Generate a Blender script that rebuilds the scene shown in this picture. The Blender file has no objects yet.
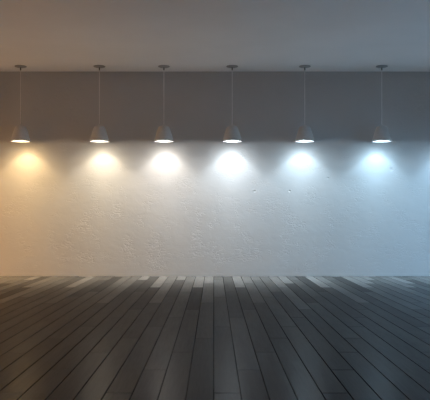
import bpy, bmesh, math, random
from mathutils import Vector

random.seed(11)
SC = bpy.context.scene
COL = SC.collection
PI = math.pi

# ------------------------------------------------------------------ view
SC.view_settings.view_transform = 'Standard'
SC.view_settings.look = 'None'
SC.view_settings.gamma = 1.0
SC.view_settings.use_curve_mapping = False
SC.view_settings.exposure = 0.0
SC.cycles.use_denoising = True
SC.cycles.max_bounces = 10
SC.cycles.diffuse_bounces = 7
SC.cycles.glossy_bounces = 4
SC.cycles.sample_clamp_indirect = 6.0
SC.cycles.caustics_reflective = False

# ------------------------------------------------------------------ scale
F = 680.0                 # focal length in pixels of the 430 px wide picture
EYE = 1.0                 # eye height
WALL_D = F * EYE / 58.0   # camera to back wall
CEIL = EYE * (58.0 + 146.4) / 58.0 # ceiling height
RIGHT, LEFT, FRONT = 4.75, -5.15, -12.6
LAMP_OFF = 0.42           # lamps hang this far in front of the back wall
LAMP_Y = -LAMP_OFF
LAMP_S = (WALL_D - LAMP_OFF) / F      # metres per pixel in the lamps' plane
RIM_Z = EYE + (218 - 141.5) * LAMP_S
VPX = 213.9


# ------------------------------------------------------------------ helpers
def link_mesh(name, bm, mat, parent=None, smooth=False):
    me = bpy.data.meshes.new(name)
    bm.normal_update()
    bm.to_mesh(me)
    bm.free()
    if smooth:
        for p in me.polygons:
            p.use_smooth = True
    if mat:
        me.materials.append(mat)
    o = bpy.data.objects.new(name, me)
    COL.objects.link(o)
    if parent:
        o.parent = parent
    return o


def add_box(bm, lo, hi):
    x0, y0, z0 = lo
    x1, y1, z1 = hi
    v = [bm.verts.new(p) for p in ((x0, y0, z0), (x1, y0, z0), (x1, y1, z0), (x0, y1, z0),
                                   (x0, y0, z1), (x1, y0, z1), (x1, y1, z1), (x0, y1, z1))]
    fs = []
    for q in ((3, 2, 1, 0), (4, 5, 6, 7), (0, 1, 5, 4), (1, 2, 6, 5), (2, 3, 7, 6), (3, 0, 4, 7)):
        fs.append(bm.faces.new([v[i] for i in q]))
    return fs


def add_lathe(bm, prof, n=64, cx=0.0, cy=0.0, closed=False):
    """prof: list of (r, z); r == 0 becomes a pole."""
    rings = []
    for r, z in prof:
        if r < 1e-6:
            rings.append([bm.verts.new((cx, cy, z))])
        else:
            rings.append([bm.verts.new((cx + r * math.cos(2 * PI * k / n), cy + r * math.sin(2 * PI * k / n), z))
                          for k in range(n)])
    pairs = list(zip(rings[:-1], rings[1:]))
    if closed:
        pairs.append((rings[-1], rings[0]))
    for a, b in pairs:
        for k in range(n):
            k2 = (k + 1) % n
            if len(a) == 1 and len(b) == 1:
                continue
            if len(a) == 1:
                bm.faces.new((a[0], b[k], b[k2]))
            elif len(b) == 1:
                bm.faces.new((a[k2], a[k], b[0]))
            else:
                bm.faces.new((a[k2], a[k], b[k], b[k2]))
    bmesh.ops.recalc_face_normals(bm, faces=bm.faces[:])


def new_mat(name):
    m = bpy.data.materials.new(name)
    m.use_nodes = True
    nt = m.node_tree
    return m, nt, nt.nodes['Principled BSDF']


def N(nt, typ, **kw):
    n = nt.nodes.new(typ)
    for k, v in kw.items():
        setattr(n, k, v)
    return n


def L(nt, a, b):
    nt.links.new(a, b)


def math_node(nt, op, a, b=None, clamp=False):
    n = N(nt, 'ShaderNodeMath', operation=op, use_clamp=clamp)
    for i, v in enumerate((a, b)):
        if v is None:
            continue
        if isinstance(v, (int, float)):
            n.inputs[i].default_value = v
        else:
            L(nt, v, n.inputs[i])
    return n.outputs[0]


def noise(nt, vec, scale, detail=4, rough=0.5, dist=0.0):
    n = N(nt, 'ShaderNodeTexNoise')
    n.inputs['Scale'].default_value = scale
    n.inputs['Detail'].default_value = detail
    n.inputs['Roughness'].default_value = rough
    n.inputs['Distortion'].default_value = dist
    L(nt, vec, n.inputs['Vector'])
    return n.outputs['Fac']


def ramp(nt, fac, a, b, ca=(0, 0, 0, 1), cb=(1, 1, 1, 1)):
    n = N(nt, 'ShaderNodeValToRGB')
    n.color_ramp.elements[0].position = a
    n.color_ramp.elements[0].color = ca
    n.color_ramp.elements[1].position = b
    n.color_ramp.elements[1].color = cb
    L(nt, fac, n.inputs['Fac'])
    return n.outputs['Color']


def mapping(nt, vec, loc=(0, 0, 0), rot=(0, 0, 0), scale=(1, 1, 1)):
    n = N(nt, 'ShaderNodeMapping')
    n.inputs['Location'].default_value = loc
    n.inputs['Rotation'].default_value = rot
    n.inputs['Scale'].default_value = scale
    L(nt, vec, n.inputs['Vector'])
    return n.outputs['Vector']


# ------------------------------------------------------------------ materials
def plaster(name, col, relief, pits=()):
    m, nt, b = new_mat(name)
    tc = N(nt, 'ShaderNodeTexCoord').outputs['Object']
    # faint mottling of the paint
    big = noise(nt, tc, 1.3, 3)
    mix = ramp(nt, big, 0.3, 0.7, tuple(c * 0.965 for c in col) + (1,), tuple(col) + (1,))
    L(nt, mix, b.inputs['Base Color'])
    b.inputs['Roughness'].default_value = 0.82
    b.inputs['Specular IOR Level'].default_value = 0.25
    if relief > 0:
        # soft trowel undulation
        wav = noise(nt, mapping(nt, tc, scale=(1, 1, 1.4)), 5.0, 3, 0.5, 0.4)
        fine = noise(nt, tc, 34.0, 4, 0.6, 0.3)
        # trowel scratches: thin ridges of warped noise, in patches
        rv = mapping(nt, tc, rot=(0, math.radians(28), 0), scale=(1.0, 1, 2.6))
        r1 = noise(nt, rv, 6.4, 3, 0.55, 0.8)
        ridge = math_node(nt, 'ABSOLUTE', math_node(nt, 'SUBTRACT', r1, 0.5))
        ridge = math_node(nt, 'SUBTRACT', 1.0, math_node(nt, 'MULTIPLY', ridge, 22.0), clamp=True)
        patch = ramp(nt, noise(nt, mapping(nt, tc, loc=(3.1, 0, 1.7)), 2.6, 3, 0.6), 0.47, 0.62)
        scr = math_node(nt, 'MULTIPLY', math_node(nt, 'MULTIPLY', ridge, patch), -1.0)
        h = math_node(nt, 'MULTIPLY', wav, 0.5)
        h = math_node(nt, 'ADD', h, math_node(nt, 'MULTIPLY', fine, 0.10))
        h = math_node(nt, 'ADD', h, math_node(nt, 'MULTIPLY', scr, 0.34))
        for (px, pz, pr) in pits:
            d = N(nt, 'ShaderNodeVectorMath', operation='DISTANCE')
            L(nt, tc, d.inputs[0])
            d.inputs[1].default_value = (px, 0, pz)
            q = math_node(nt, 'SUBTRACT', 1.0, math_node(nt, 'DIVIDE', d.outputs['Value'], pr), clamp=True)
            h = math_node(nt, 'SUBTRACT', h, math_node(nt, 'MULTIPLY', q, 1.6))
        bp = N(nt, 'ShaderNodeBump')
        bp.inputs['Strength'].default_value = 1.0
        bp.inputs['Distance'].default_value = relief
        L(nt, h, bp.inputs['Height'])
        L(nt, bp.outputs['Normal'], b.inputs['Normal'])
    return m


def wall_pt(px, py):
    s = WALL_D / F
    return ((px - VPX) * s, EYE + (218 - py) * s)


PITS = [wall_pt(254.6, 191.2) + (0.026,), wall_pt(289.6, 191.0) + (0.022,), wall_pt(391.5, 169.5) + (0.04,),
        wall_pt(328.0, 178.0) + (0.022,)]
M_WALL = plaster('white_plaster', (0.52, 0.516, 0.51), 0.0075, PITS)
M_SIDE = plaster('white_paint', (0.52, 0.516, 0.51), 0.0)
M_CEIL = plaster('ceiling_paint', (0.93, 0.925, 0.92), 0.0)


def wood_floor():
    m, nt, b = new_mat('dark_wood_planks')
    tc = N(nt, 'ShaderNodeTexCoord').outputs['Object']
    at = N(nt, 'ShaderNodeAttribute', attribute_name='plank_tone_pool')
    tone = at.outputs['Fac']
    idv = N(nt, 'ShaderNodeAttribute', attribute_name='plank_offset').outputs['Vector']
    add = N(nt, 'ShaderNodeVectorMath', operation='ADD')
    L(nt, tc, add.inputs[0])
    L(nt, idv, add.inputs[1])
    g = noise(nt, mapping(nt, add.outputs[0], scale=(22, 1.1, 1)), 3.0, 5, 0.6, 0.6)
    g2 = noise(nt, mapping(nt, add.outputs[0], scale=(3, 0.6, 1)), 2.0, 3)
    v = math_node(nt, 'ADD', math_node(nt, 'MULTIPLY', g, 0.45), math_node(nt, 'MULTIPLY', g2, 0.35))
    v = math_node(nt, 'ADD', v, 0.60)
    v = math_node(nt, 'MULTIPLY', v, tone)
    mul = N(nt, 'ShaderNodeVectorMath', operation='SCALE')
    mul.inputs[0].default_value = (0.074, 0.072, 0.069)
    L(nt, v, mul.inputs['Scale'])
    # worn satin finish: matt wood under a thin, even sheen
    bp = N(nt, 'ShaderNodeBump')
    bp.inputs['Strength'].default_value = 0.35
    bp.inputs['Distance'].default_value = 0.002
    L(nt, g, bp.inputs['Height'])
    rr = math_node(nt, 'ADD', math_node(nt, 'MULTIPLY', g, 0.10), 0.18)
    nt.nodes.remove(b)
    df = N(nt, 'ShaderNodeBsdfDiffuse')
    gl = N(nt, 'ShaderNodeBsdfGlossy')
    L(nt, mul.outputs[0], df.inputs['Color'])
    L(nt, rr, gl.inputs['Roughness'])
    L(nt, bp.outputs['Normal'], df.inputs['Normal'])
    L(nt, bp.outputs['Normal'], gl.inputs['Normal'])
    mx = N(nt, 'ShaderNodeMixShader')
    mx.inputs[0].default_value = 0.055
    L(nt, df.outputs[0], mx.inputs[1])
    L(nt, gl.outputs[0], mx.inputs[2])
    out = next(n for n in nt.nodes if n.type == 'OUTPUT_MATERIAL')
    L(nt, mx.outputs[0], out.inputs['Surface'])
    return m


M_FLOOR = wood_floor()


def matte(name, col, rough=0.6, spec=0.3, bump=0.0):
    m, nt, b = new_mat(name)
    tc = N(nt, 'ShaderNodeTexCoord').outputs['Object']
    n = noise(nt, tc, 18.0, 4)
    L(nt, ramp(nt, n, 0.3, 0.7, tuple(c * 0.93 for c in col) + (1,), tuple(col) + (1,)), b.inputs['Base Color'])
    b.inputs['Roughness'].default_value = rough
    b.inputs['Specular IOR Level'].default_value = spec
    return m


M_SHADE = matte('grey_shade_enamel', (0.60, 0.59, 0.58), 0.5, 0.35)
M_RIM = matte('dark_rim_metal', (0.10, 0.10, 0.10), 0.45, 0.4)
M_INNER = matte('white_reflector', (0.85, 0.85, 0.84), 0.5, 0.3)
M_CANOPY = matte('grey_canopy_metal', (0.38, 0.38, 0.38), 0.45, 0.4)
M_CORD = matte('grey_cord', (0.85, 0.84, 0.83), 0.7, 0.2)


def glow_mat(name, col, strength):
    m, nt, b = new_mat(name)
    b.inputs['Base Color'].default_value = (0.9, 0.9, 0.9, 1)
    b.inputs['Emission Color'].default_value = tuple(col) + (1,)
    b.inputs['Emission Strength'].default_value = strength
    return m


# ------------------------------------------------------------------ room
def room_box(name, lo, hi, mat):
    bm = bmesh.new()
    add_box(bm, lo, hi)
    o = link_mesh(name, bm, mat)
    o['kind'] = 'structure'
    return o


T = 0.2
room_box('wall_back', (LEFT - T, 0, -T), (RIGHT + T, T, CEIL + T), M_WALL)
room_box('wall_left', (LEFT - T, FRONT, -T), (LEFT, 0, CEIL + T), M_SIDE)
room_box('wall_right', (RIGHT, FRONT, -T), (RIGHT + T, 0, CEIL + T), M_SIDE)
room_box('wall_front', (LEFT - T, FRONT - T, -T), (RIGHT + T, FRONT, CEIL + T), M_SIDE)
room_box('ceiling', (LEFT, FRONT, CEIL), (RIGHT, 0, CEIL + T), M_CEIL)

# floor: boards run from the back wall towards the camera, quarter-length stagger
PW = EYE * 0.1544
PL = 1.74 * F / 500.0
SEAM_X = -0.002
# boards right at the wall: own tone, lightened to paint in the lamps' light pool, by column from the middle seam
TONE_WALL_POOL = {-8: 1.8, -7: 1.5, -6: 1.8, -5: 1.35, -4: 1.75, -3: 1.4, -2: 1.65, -1: 1.7, 0: 1.1, 1: 1.6, 2: 1.75,
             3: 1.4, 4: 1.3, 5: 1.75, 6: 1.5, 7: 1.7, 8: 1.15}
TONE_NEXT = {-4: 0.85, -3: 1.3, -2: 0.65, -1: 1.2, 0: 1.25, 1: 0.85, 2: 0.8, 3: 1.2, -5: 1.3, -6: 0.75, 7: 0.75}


def floor_mesh():
    me = bpy.data.meshes.new('floor')
    verts, faces, tones, offs = [], [], [], []
    c0 = int(math.floor(LEFT / PW)) - 1
    c1 = int(math.ceil(RIGHT / PW)) + 1
    gap, chamf, low = 0.0020, 0.0024, -0.006

    def quad(a, b, c, d, t, of):
        i = len(verts)
        verts.extend((a, b, c, d))
        faces.append((i, i + 1, i + 2, i + 3))
        tones.append(t)
        offs.append(of)

    for c in range(c0, c1):
        x0, x1 = SEAM_X + c * PW, SEAM_X + (c + 1) * PW
        x0, x1 = max(x0, LEFT), min(x1, RIGHT)
        if x1 - x0 < 0.01:
            continue
        # joint depths from the camera: 2.857 + 0.435 * (c mod 4) + k * PL
        base = -WALL_D + (2.857 + 0.435 * (c % 4)) * F / 500.0
        k = int(math.ceil((0 - base) / PL))
        y1 = 0.0
        rowi = 0
        while y1 > FRONT:
            k -= 1
            y0 = max(base + k * PL, FRONT)
            if y1 - y0 > 0.03:
                t = (random.choice((1.0, 1.15, 1.3, 1.5, 1.7, 1.9)) if rowi == 0 else random.choice((0.62, 0.75, 0.85, 0.95, 1.1, 1.25))) if rowi < 2 else random.uniform(0.78, 1.05)  # random board tone; first row lighter, with the lamps' floor pool painted in
                if rowi == 0 and c in TONE_WALL_POOL:
                    t = TONE_WALL_POOL[c]
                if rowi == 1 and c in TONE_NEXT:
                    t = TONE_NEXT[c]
                of = (random.uniform(-40, 40), random.uniform(-40, 40), random.uniform(-5, 5))
                a0, a1, b0, b1 = x0 + gap, x1 - gap, y0 + gap * 1.5, y1 - gap * 1.5
                i0, i1, j0, j1 = a0 + chamf, a1 - chamf, b0 + chamf * .6, b1 - chamf * .6
                z = 0.0
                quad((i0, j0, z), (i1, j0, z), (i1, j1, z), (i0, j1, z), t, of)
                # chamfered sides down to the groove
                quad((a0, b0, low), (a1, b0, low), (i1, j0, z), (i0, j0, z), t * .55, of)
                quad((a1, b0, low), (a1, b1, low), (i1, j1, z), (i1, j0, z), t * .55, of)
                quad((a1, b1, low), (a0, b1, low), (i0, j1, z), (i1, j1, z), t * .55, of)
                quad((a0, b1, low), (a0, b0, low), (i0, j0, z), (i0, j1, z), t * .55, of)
                rowi += 1
            y1 = y0
    # slab below the boards
    s0 = len(verts)
    X0, X1, Y0, Y1, Z0, Z1 = LEFT, RIGHT, FRONT, 0.0, -0.2, -0.0055
    verts.extend([(X0, Y0, Z0), (X1, Y0, Z0), (X1, Y1, Z0), (X0, Y1, Z0), (X0, Y0, Z1), (X1, Y0, Z1), (X1, Y1, Z1), (X0, Y1, Z1)])
    for q in ((3, 2, 1, 0), (4, 5, 6, 7), (0, 1, 5, 4), (1, 2, 6, 5), (2, 3, 7, 6), (3, 0, 4, 7)):
        faces.append(tuple(s0 + i for i in q))
        tones.append(0.15)
        offs.append((0, 0, 0))
    me.from_pydata(verts, [], faces)
    a = me.attributes.new('plank_tone_pool', 'FLOAT', 'FACE')
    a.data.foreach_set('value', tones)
    a = me.attributes.new('plank_offset', 'FLOAT_VECTOR', 'FACE')
    a.data.foreach_set('vector', [q for o in offs for q in o])
    me.materials.append(M_FLOOR)
    me.update()
    o = bpy.data.objects.new('floor', me)
    COL.objects.link(o)
    o['kind'] = 'structure'
    return o


floor_mesh()

# ------------------------------------------------------------------ pendant lamps
DROP = CEIL - RIM_Z          # ceiling to rim
SH_R = 9.6 * LAMP_S          # rim radius
SH_H = 15.6 * LAMP_S         # shade height
REC = 0.011                  # recess of the diffuser


def shade_profile():
    """outer silhouette from rim up: slightly bulging sides, rounded shoulder, small flat crown"""
    pts = [(1.00, 0.00), (0.99, 0.03), (0.955, 0.12), (0.905, 0.24), (0.845, 0.38), (0.78, 0.52), (0.71, 0.66),
           (0.645, 0.78), (0.59, 0.87), (0.52, 0.94), (0.42, 0.982), (0.28, 1.0), (0.12, 1.004), (0.0, 1.005)]
    return [(r * SH_R, z * SH_H) for r, z in pts]


def make_lamp():
    root = bpy.data.objects.new('pendant_lamp', None)
    COL.objects.link(root)
    root.empty_display_size = 0.2
    zr = -DROP
    # canopy: shallow rounded disc screwed to the ceiling
    bm = bmesh.new()
    R = 5.9 * LAMP_S
    add_lathe(bm, [(0, 0), (R * .96, 0), (R, -.003), (R, -.007), (R * .96, -.011), (R * .8, -.017), (R * .45, -.023), (0, -.024)], 56)
    can = link_mesh('canopy', bm, M_CANOPY, root, True)
    bm = bmesh.new()
    add_lathe(bm, [(0, -.022), (.009, -.022), (.010, -.034), (.010, -.050), (.009, -.064), (.007, -.070), (0, -.070)], 24)
    link_mesh('cord_grip', bm, M_RIM, can, True)
    # cord
    top = zr + SH_H
    bm = bmesh.new()
    add_lathe(bm, [(0, -.066), (.0056, -.066), (.0056, top + .03), (0, top + .03)], 14)
    link_mesh('cord', bm, M_CORD, root, True)
    # shade: outer skin, crown, inner skin (a real shell)
    bm = bmesh.new()
    outer = [(r, zr + z) for r, z in shade_profile()]
    inner = [(max(r - .006, 0), zr + z - (.006 if i > 8 else 0)) for i, (r, z) in enumerate(shade_profile())]
    inner[0] = (SH_R - .005, zr)
    add_lathe(bm, inner[::-1][:-1] + [inner[0]] + outer, 72)
    sh = link_mesh('shade', bm, M_SHADE, root, True)
    bm = bmesh.new()
    add_lathe(bm, [(0, top - .004), (.024, top - .002), (.024, top + .006), (.016, top + .018), (.009, top + .034), (0, top + .035)], 28)
    link_mesh('cord_socket', bm, M_SHADE, sh, True)
    bm = bmesh.new()
    r0 = SH_R
    add_lathe(bm, [(r0 - .003, zr - .003), (r0 + .0025, zr - .003), (r0 + .004, zr + .002), (r0 + .0035, zr + .012),
                   (r0 - .001, zr + .014), (r0 - .003, zr + .010)], 72, closed=True)
    link_mesh('rim_ring', bm, M_RIM, sh, True)
    # diffuser: slightly domed opal disc just inside the rim
    bm = bmesh.new()
    rd = SH_R - .0035
    add_lathe(bm, [(0, zr + REC - .001), (rd * .9, zr + REC - .0005), (rd, zr + REC), (rd, zr + REC + .006), (0, zr + REC + .006)], 56)
    link_mesh('diffuser', bm, None, root, True)
    return root


# photometric curves of the wall-wash downlight: angle from straight down (deg) -> relative intensity
CONE = [(0, 0.80), (5, 0.66), (10, 0.57), (15, 0.52), (20, 0.47), (25, 0.47), (30, 0.46), (35, 0.43), (40, 0.38), (45, 0.26), (50, 0.16),
        (55, 0.13), (62, 0.085), (70, 0.045), (80, 0.02), (90, 0.0)]
WASH = [(0, 2.80), (5, 2.25), (10, 1.70), (15, 1.10), (20, 0.74), (25, 0.50), (30, 0.34), (35, 0.24), (40, 0.17), (45, 0.13), (50, 0.085),
        (55, 0.08), (62, 0.065), (70, 0.05), (80, 0.05), (86, 0.05), (90, 0.05)]
POWER = 70.0


def lamp_light(root, col, power):
    ld = bpy.data.lights.new('lamp_light', 'POINT')
    ld.shadow_soft_size = 0.02
    ld.energy = 1.0
    ld.color = (1, 1, 1)
    ld.use_nodes = True
    nt = ld.node_tree
    em = next(n for n in nt.nodes if n.type == 'EMISSION')
    tc = N(nt, 'ShaderNodeTexCoord').outputs['Normal']
    total = None
    for lateral, forward, back, table in ((0.84, 0.35, 1.0, CONE), (0.3, 1.0, 0.45, WASH)):   # asymmetric optics: cone leans to the wall (+y), wash spreads along it
        mp = N(nt, 'ShaderNodeVectorMath', operation='MULTIPLY')
        sp = N(nt, 'ShaderNodeSeparateXYZ')
        L(nt, tc, sp.inputs[0])
        fy = math_node(nt, 'MULTIPLY', math_node(nt, 'MAXIMUM', sp.outputs['Y'], 0.0), forward)
        fy = math_node(nt, 'ADD', fy, math_node(nt, 'MULTIPLY', math_node(nt, 'MINIMUM', sp.outputs['Y'], 0.0), back))
        cb = N(nt, 'ShaderNodeCombineXYZ')
        L(nt, sp.outputs['X'], cb.inputs['X'])
        L(nt, fy, cb.inputs['Y'])
        L(nt, sp.outputs['Z'], cb.inputs['Z'])
        L(nt, cb.outputs[0], mp.inputs[0])
        mp.inputs[1].default_value = (lateral, 1, 1)
        nz = N(nt, 'ShaderNodeVectorMath', operation='NORMALIZE')
        L(nt, mp.outputs[0], nz.inputs[0])
        sep = N(nt, 'ShaderNodeSeparateXYZ')
        L(nt, nz.outputs[0], sep.inputs[0])
        ang = math_node(nt, 'ARCCOSINE', math_node(nt, 'MULTIPLY', sep.outputs['Z'], -1.0))
        t = math_node(nt, 'DIVIDE', ang, PI / 2, clamp=True)
        top = max(v for a, v in table)
        fc = N(nt, 'ShaderNodeFloatCurve')
        cv = fc.mapping.curves[0]
        pts = [(a / 90.0, (v / top) ** 0.5) for a, v in table]
        cv.points[0].location = pts[0]
        cv.points[1].location = pts[-1]
        for p in pts[1:-1]:
            cv.points.new(*p)
        fc.mapping.update()
        L(nt, t, fc.inputs['Value'])
        s = math_node(nt, 'MULTIPLY', math_node(nt, 'POWER', fc.outputs[0], 2.0), power * top)
        total = s if total is None else math_node(nt, 'ADD', total, s)
    s = total
    em.inputs['Color'].default_value = tuple(col) + (1,)
    L(nt, s, em.inputs['Strength'])
    lo = bpy.data.objects.new('lamp_light', ld)
    COL.objects.link(lo)
    lo.parent = root
    lo.location = (0, 0, -DROP - 0.018)
    return lo


def at_px(px):
    return ((px - VPX) * LAMP_S, LAMP_Y)


ROW = 'pendant lamps along the plaster wall'
WARM, BLUE = (1.0, 0.52, 0.19), (0.34, 0.65, 1.0)
LAMPS = [  # place, light colour, strength, label, group
    (at_px(20.6), (1.0, 0.69, 0.34), 1.0, 'grey dome pendant lamp throwing warm yellow light, leftmost of the six along the wall', ROW),
    (at_px(99.4), (1.0, 0.86, 0.64), 0.95, 'grey dome pendant lamp with cream light, hanging just right of the yellow-lit leftmost lamp', ROW),
    (at_px(163.9), (1.0, 0.95, 0.88), 0.95, 'grey dome pendant lamp with soft off-white light, third from the left', ROW),
    (at_px(232.2), (0.83, 0.93, 1.0), 1.1, 'grey dome pendant lamp with the brightest pure white light, fourth from the left', ROW),
    (at_px(304.8), (0.66, 0.86, 1.0), 1.0, 'grey dome pendant lamp with cool bluish white light, second from the right', ROW),
    (at_px(381.8), (0.52, 0.79, 1.0), 1.0, 'grey dome pendant lamp with pale icy blue light, rightmost in the photo', ROW),
    (at_px(456.0), (0.44, 0.73, 1.0), 0.95, 'grey dome pendant lamp with deep blue light, out of view past the right edge', ROW),
    (at_px(-62.0), WARM, 1.25, 'grey dome pendant lamp with orange light, out of view past the left edge', ROW),
]
# fill lamps added along both side walls to brighten the ceiling, outside the picture
for k in range(4):
    LAMPS.append(((LEFT + LAMP_OFF, -2.6 - 2.2 * k), (1.0, 0.48, 0.15), 2.2,
                  'added fill lamp with orange light along the left side wall, out of view', 'added fill lamps along the left side wall'))
    LAMPS.append(((RIGHT - LAMP_OFF, -2.6 - 2.2 * k), BLUE, 2.9,
                  'added fill lamp with blue light along the right side wall, out of view', 'added fill lamps along the right side wall'))
proto = make_lamp()
roots = []
for i, (xy, col, pw, label, grp) in enumerate(LAMPS):
    if i == 0:
        r = proto
    else:
        r = proto.copy()
        COL.objects.link(r)
        for ch in [c for c in proto.children if c.type == 'MESH']:
            c = ch.copy()
            COL.objects.link(c)
            c.parent = r
            if c.name.startswith('diffuser'):
                c.data = ch.data.copy()
            for sub in ch.children:
                d = sub.copy()
                COL.objects.link(d)
                d.parent = c
    r.location = (xy[0], xy[1], CEIL)
    r.rotation_euler = (0, 0, PI / 2 if 'left side' in grp else -PI / 2 if 'right side' in grp else 0)
    r['label'] = label
    r['category'] = 'lamp'
    r['group'] = grp
    roots.append((r, col, pw))
    dif = next(c for c in r.children if c.name.startswith('diffuser'))
    dif.data.materials.clear()
    soft = tuple(0.45 + 0.55 * q for q in col)
    dif.data.materials.append(glow_mat('lamp_glow', soft, 2.2))
    dif['label'] = 'glowing opal diffuser'
for r, col, pw in roots:
    lamp_light(r, col, POWER * pw)

# ------------------------------------------------------------------ world (sealed room: only what leaks is black)
w = bpy.data.worlds.new('World')
SC.world = w
w.use_nodes = True
w.node_tree.nodes['Background'].inputs['Color'].default_value = (0.5, 0.5, 0.5, 1)
w.node_tree.nodes['Background'].inputs['Strength'].default_value = 0.0

# ------------------------------------------------------------------ camera
cd = bpy.data.cameras.new('Camera')
cd.sensor_fit = 'HORIZONTAL'
cd.sensor_width = 36.0
cd.lens = F / 430.0 * 36.0
cd.shift_x = (215 - VPX) / 430.0
cd.shift_y = (218 - 200) / 430.0
cd.clip_start = 0.05
cam = bpy.data.objects.new('Camera', cd)
COL.objects.link(cam)
cam.location = (0, -WALL_D, EYE)
cam.rotation_euler = (PI / 2, 0, 0)
SC.camera = cam
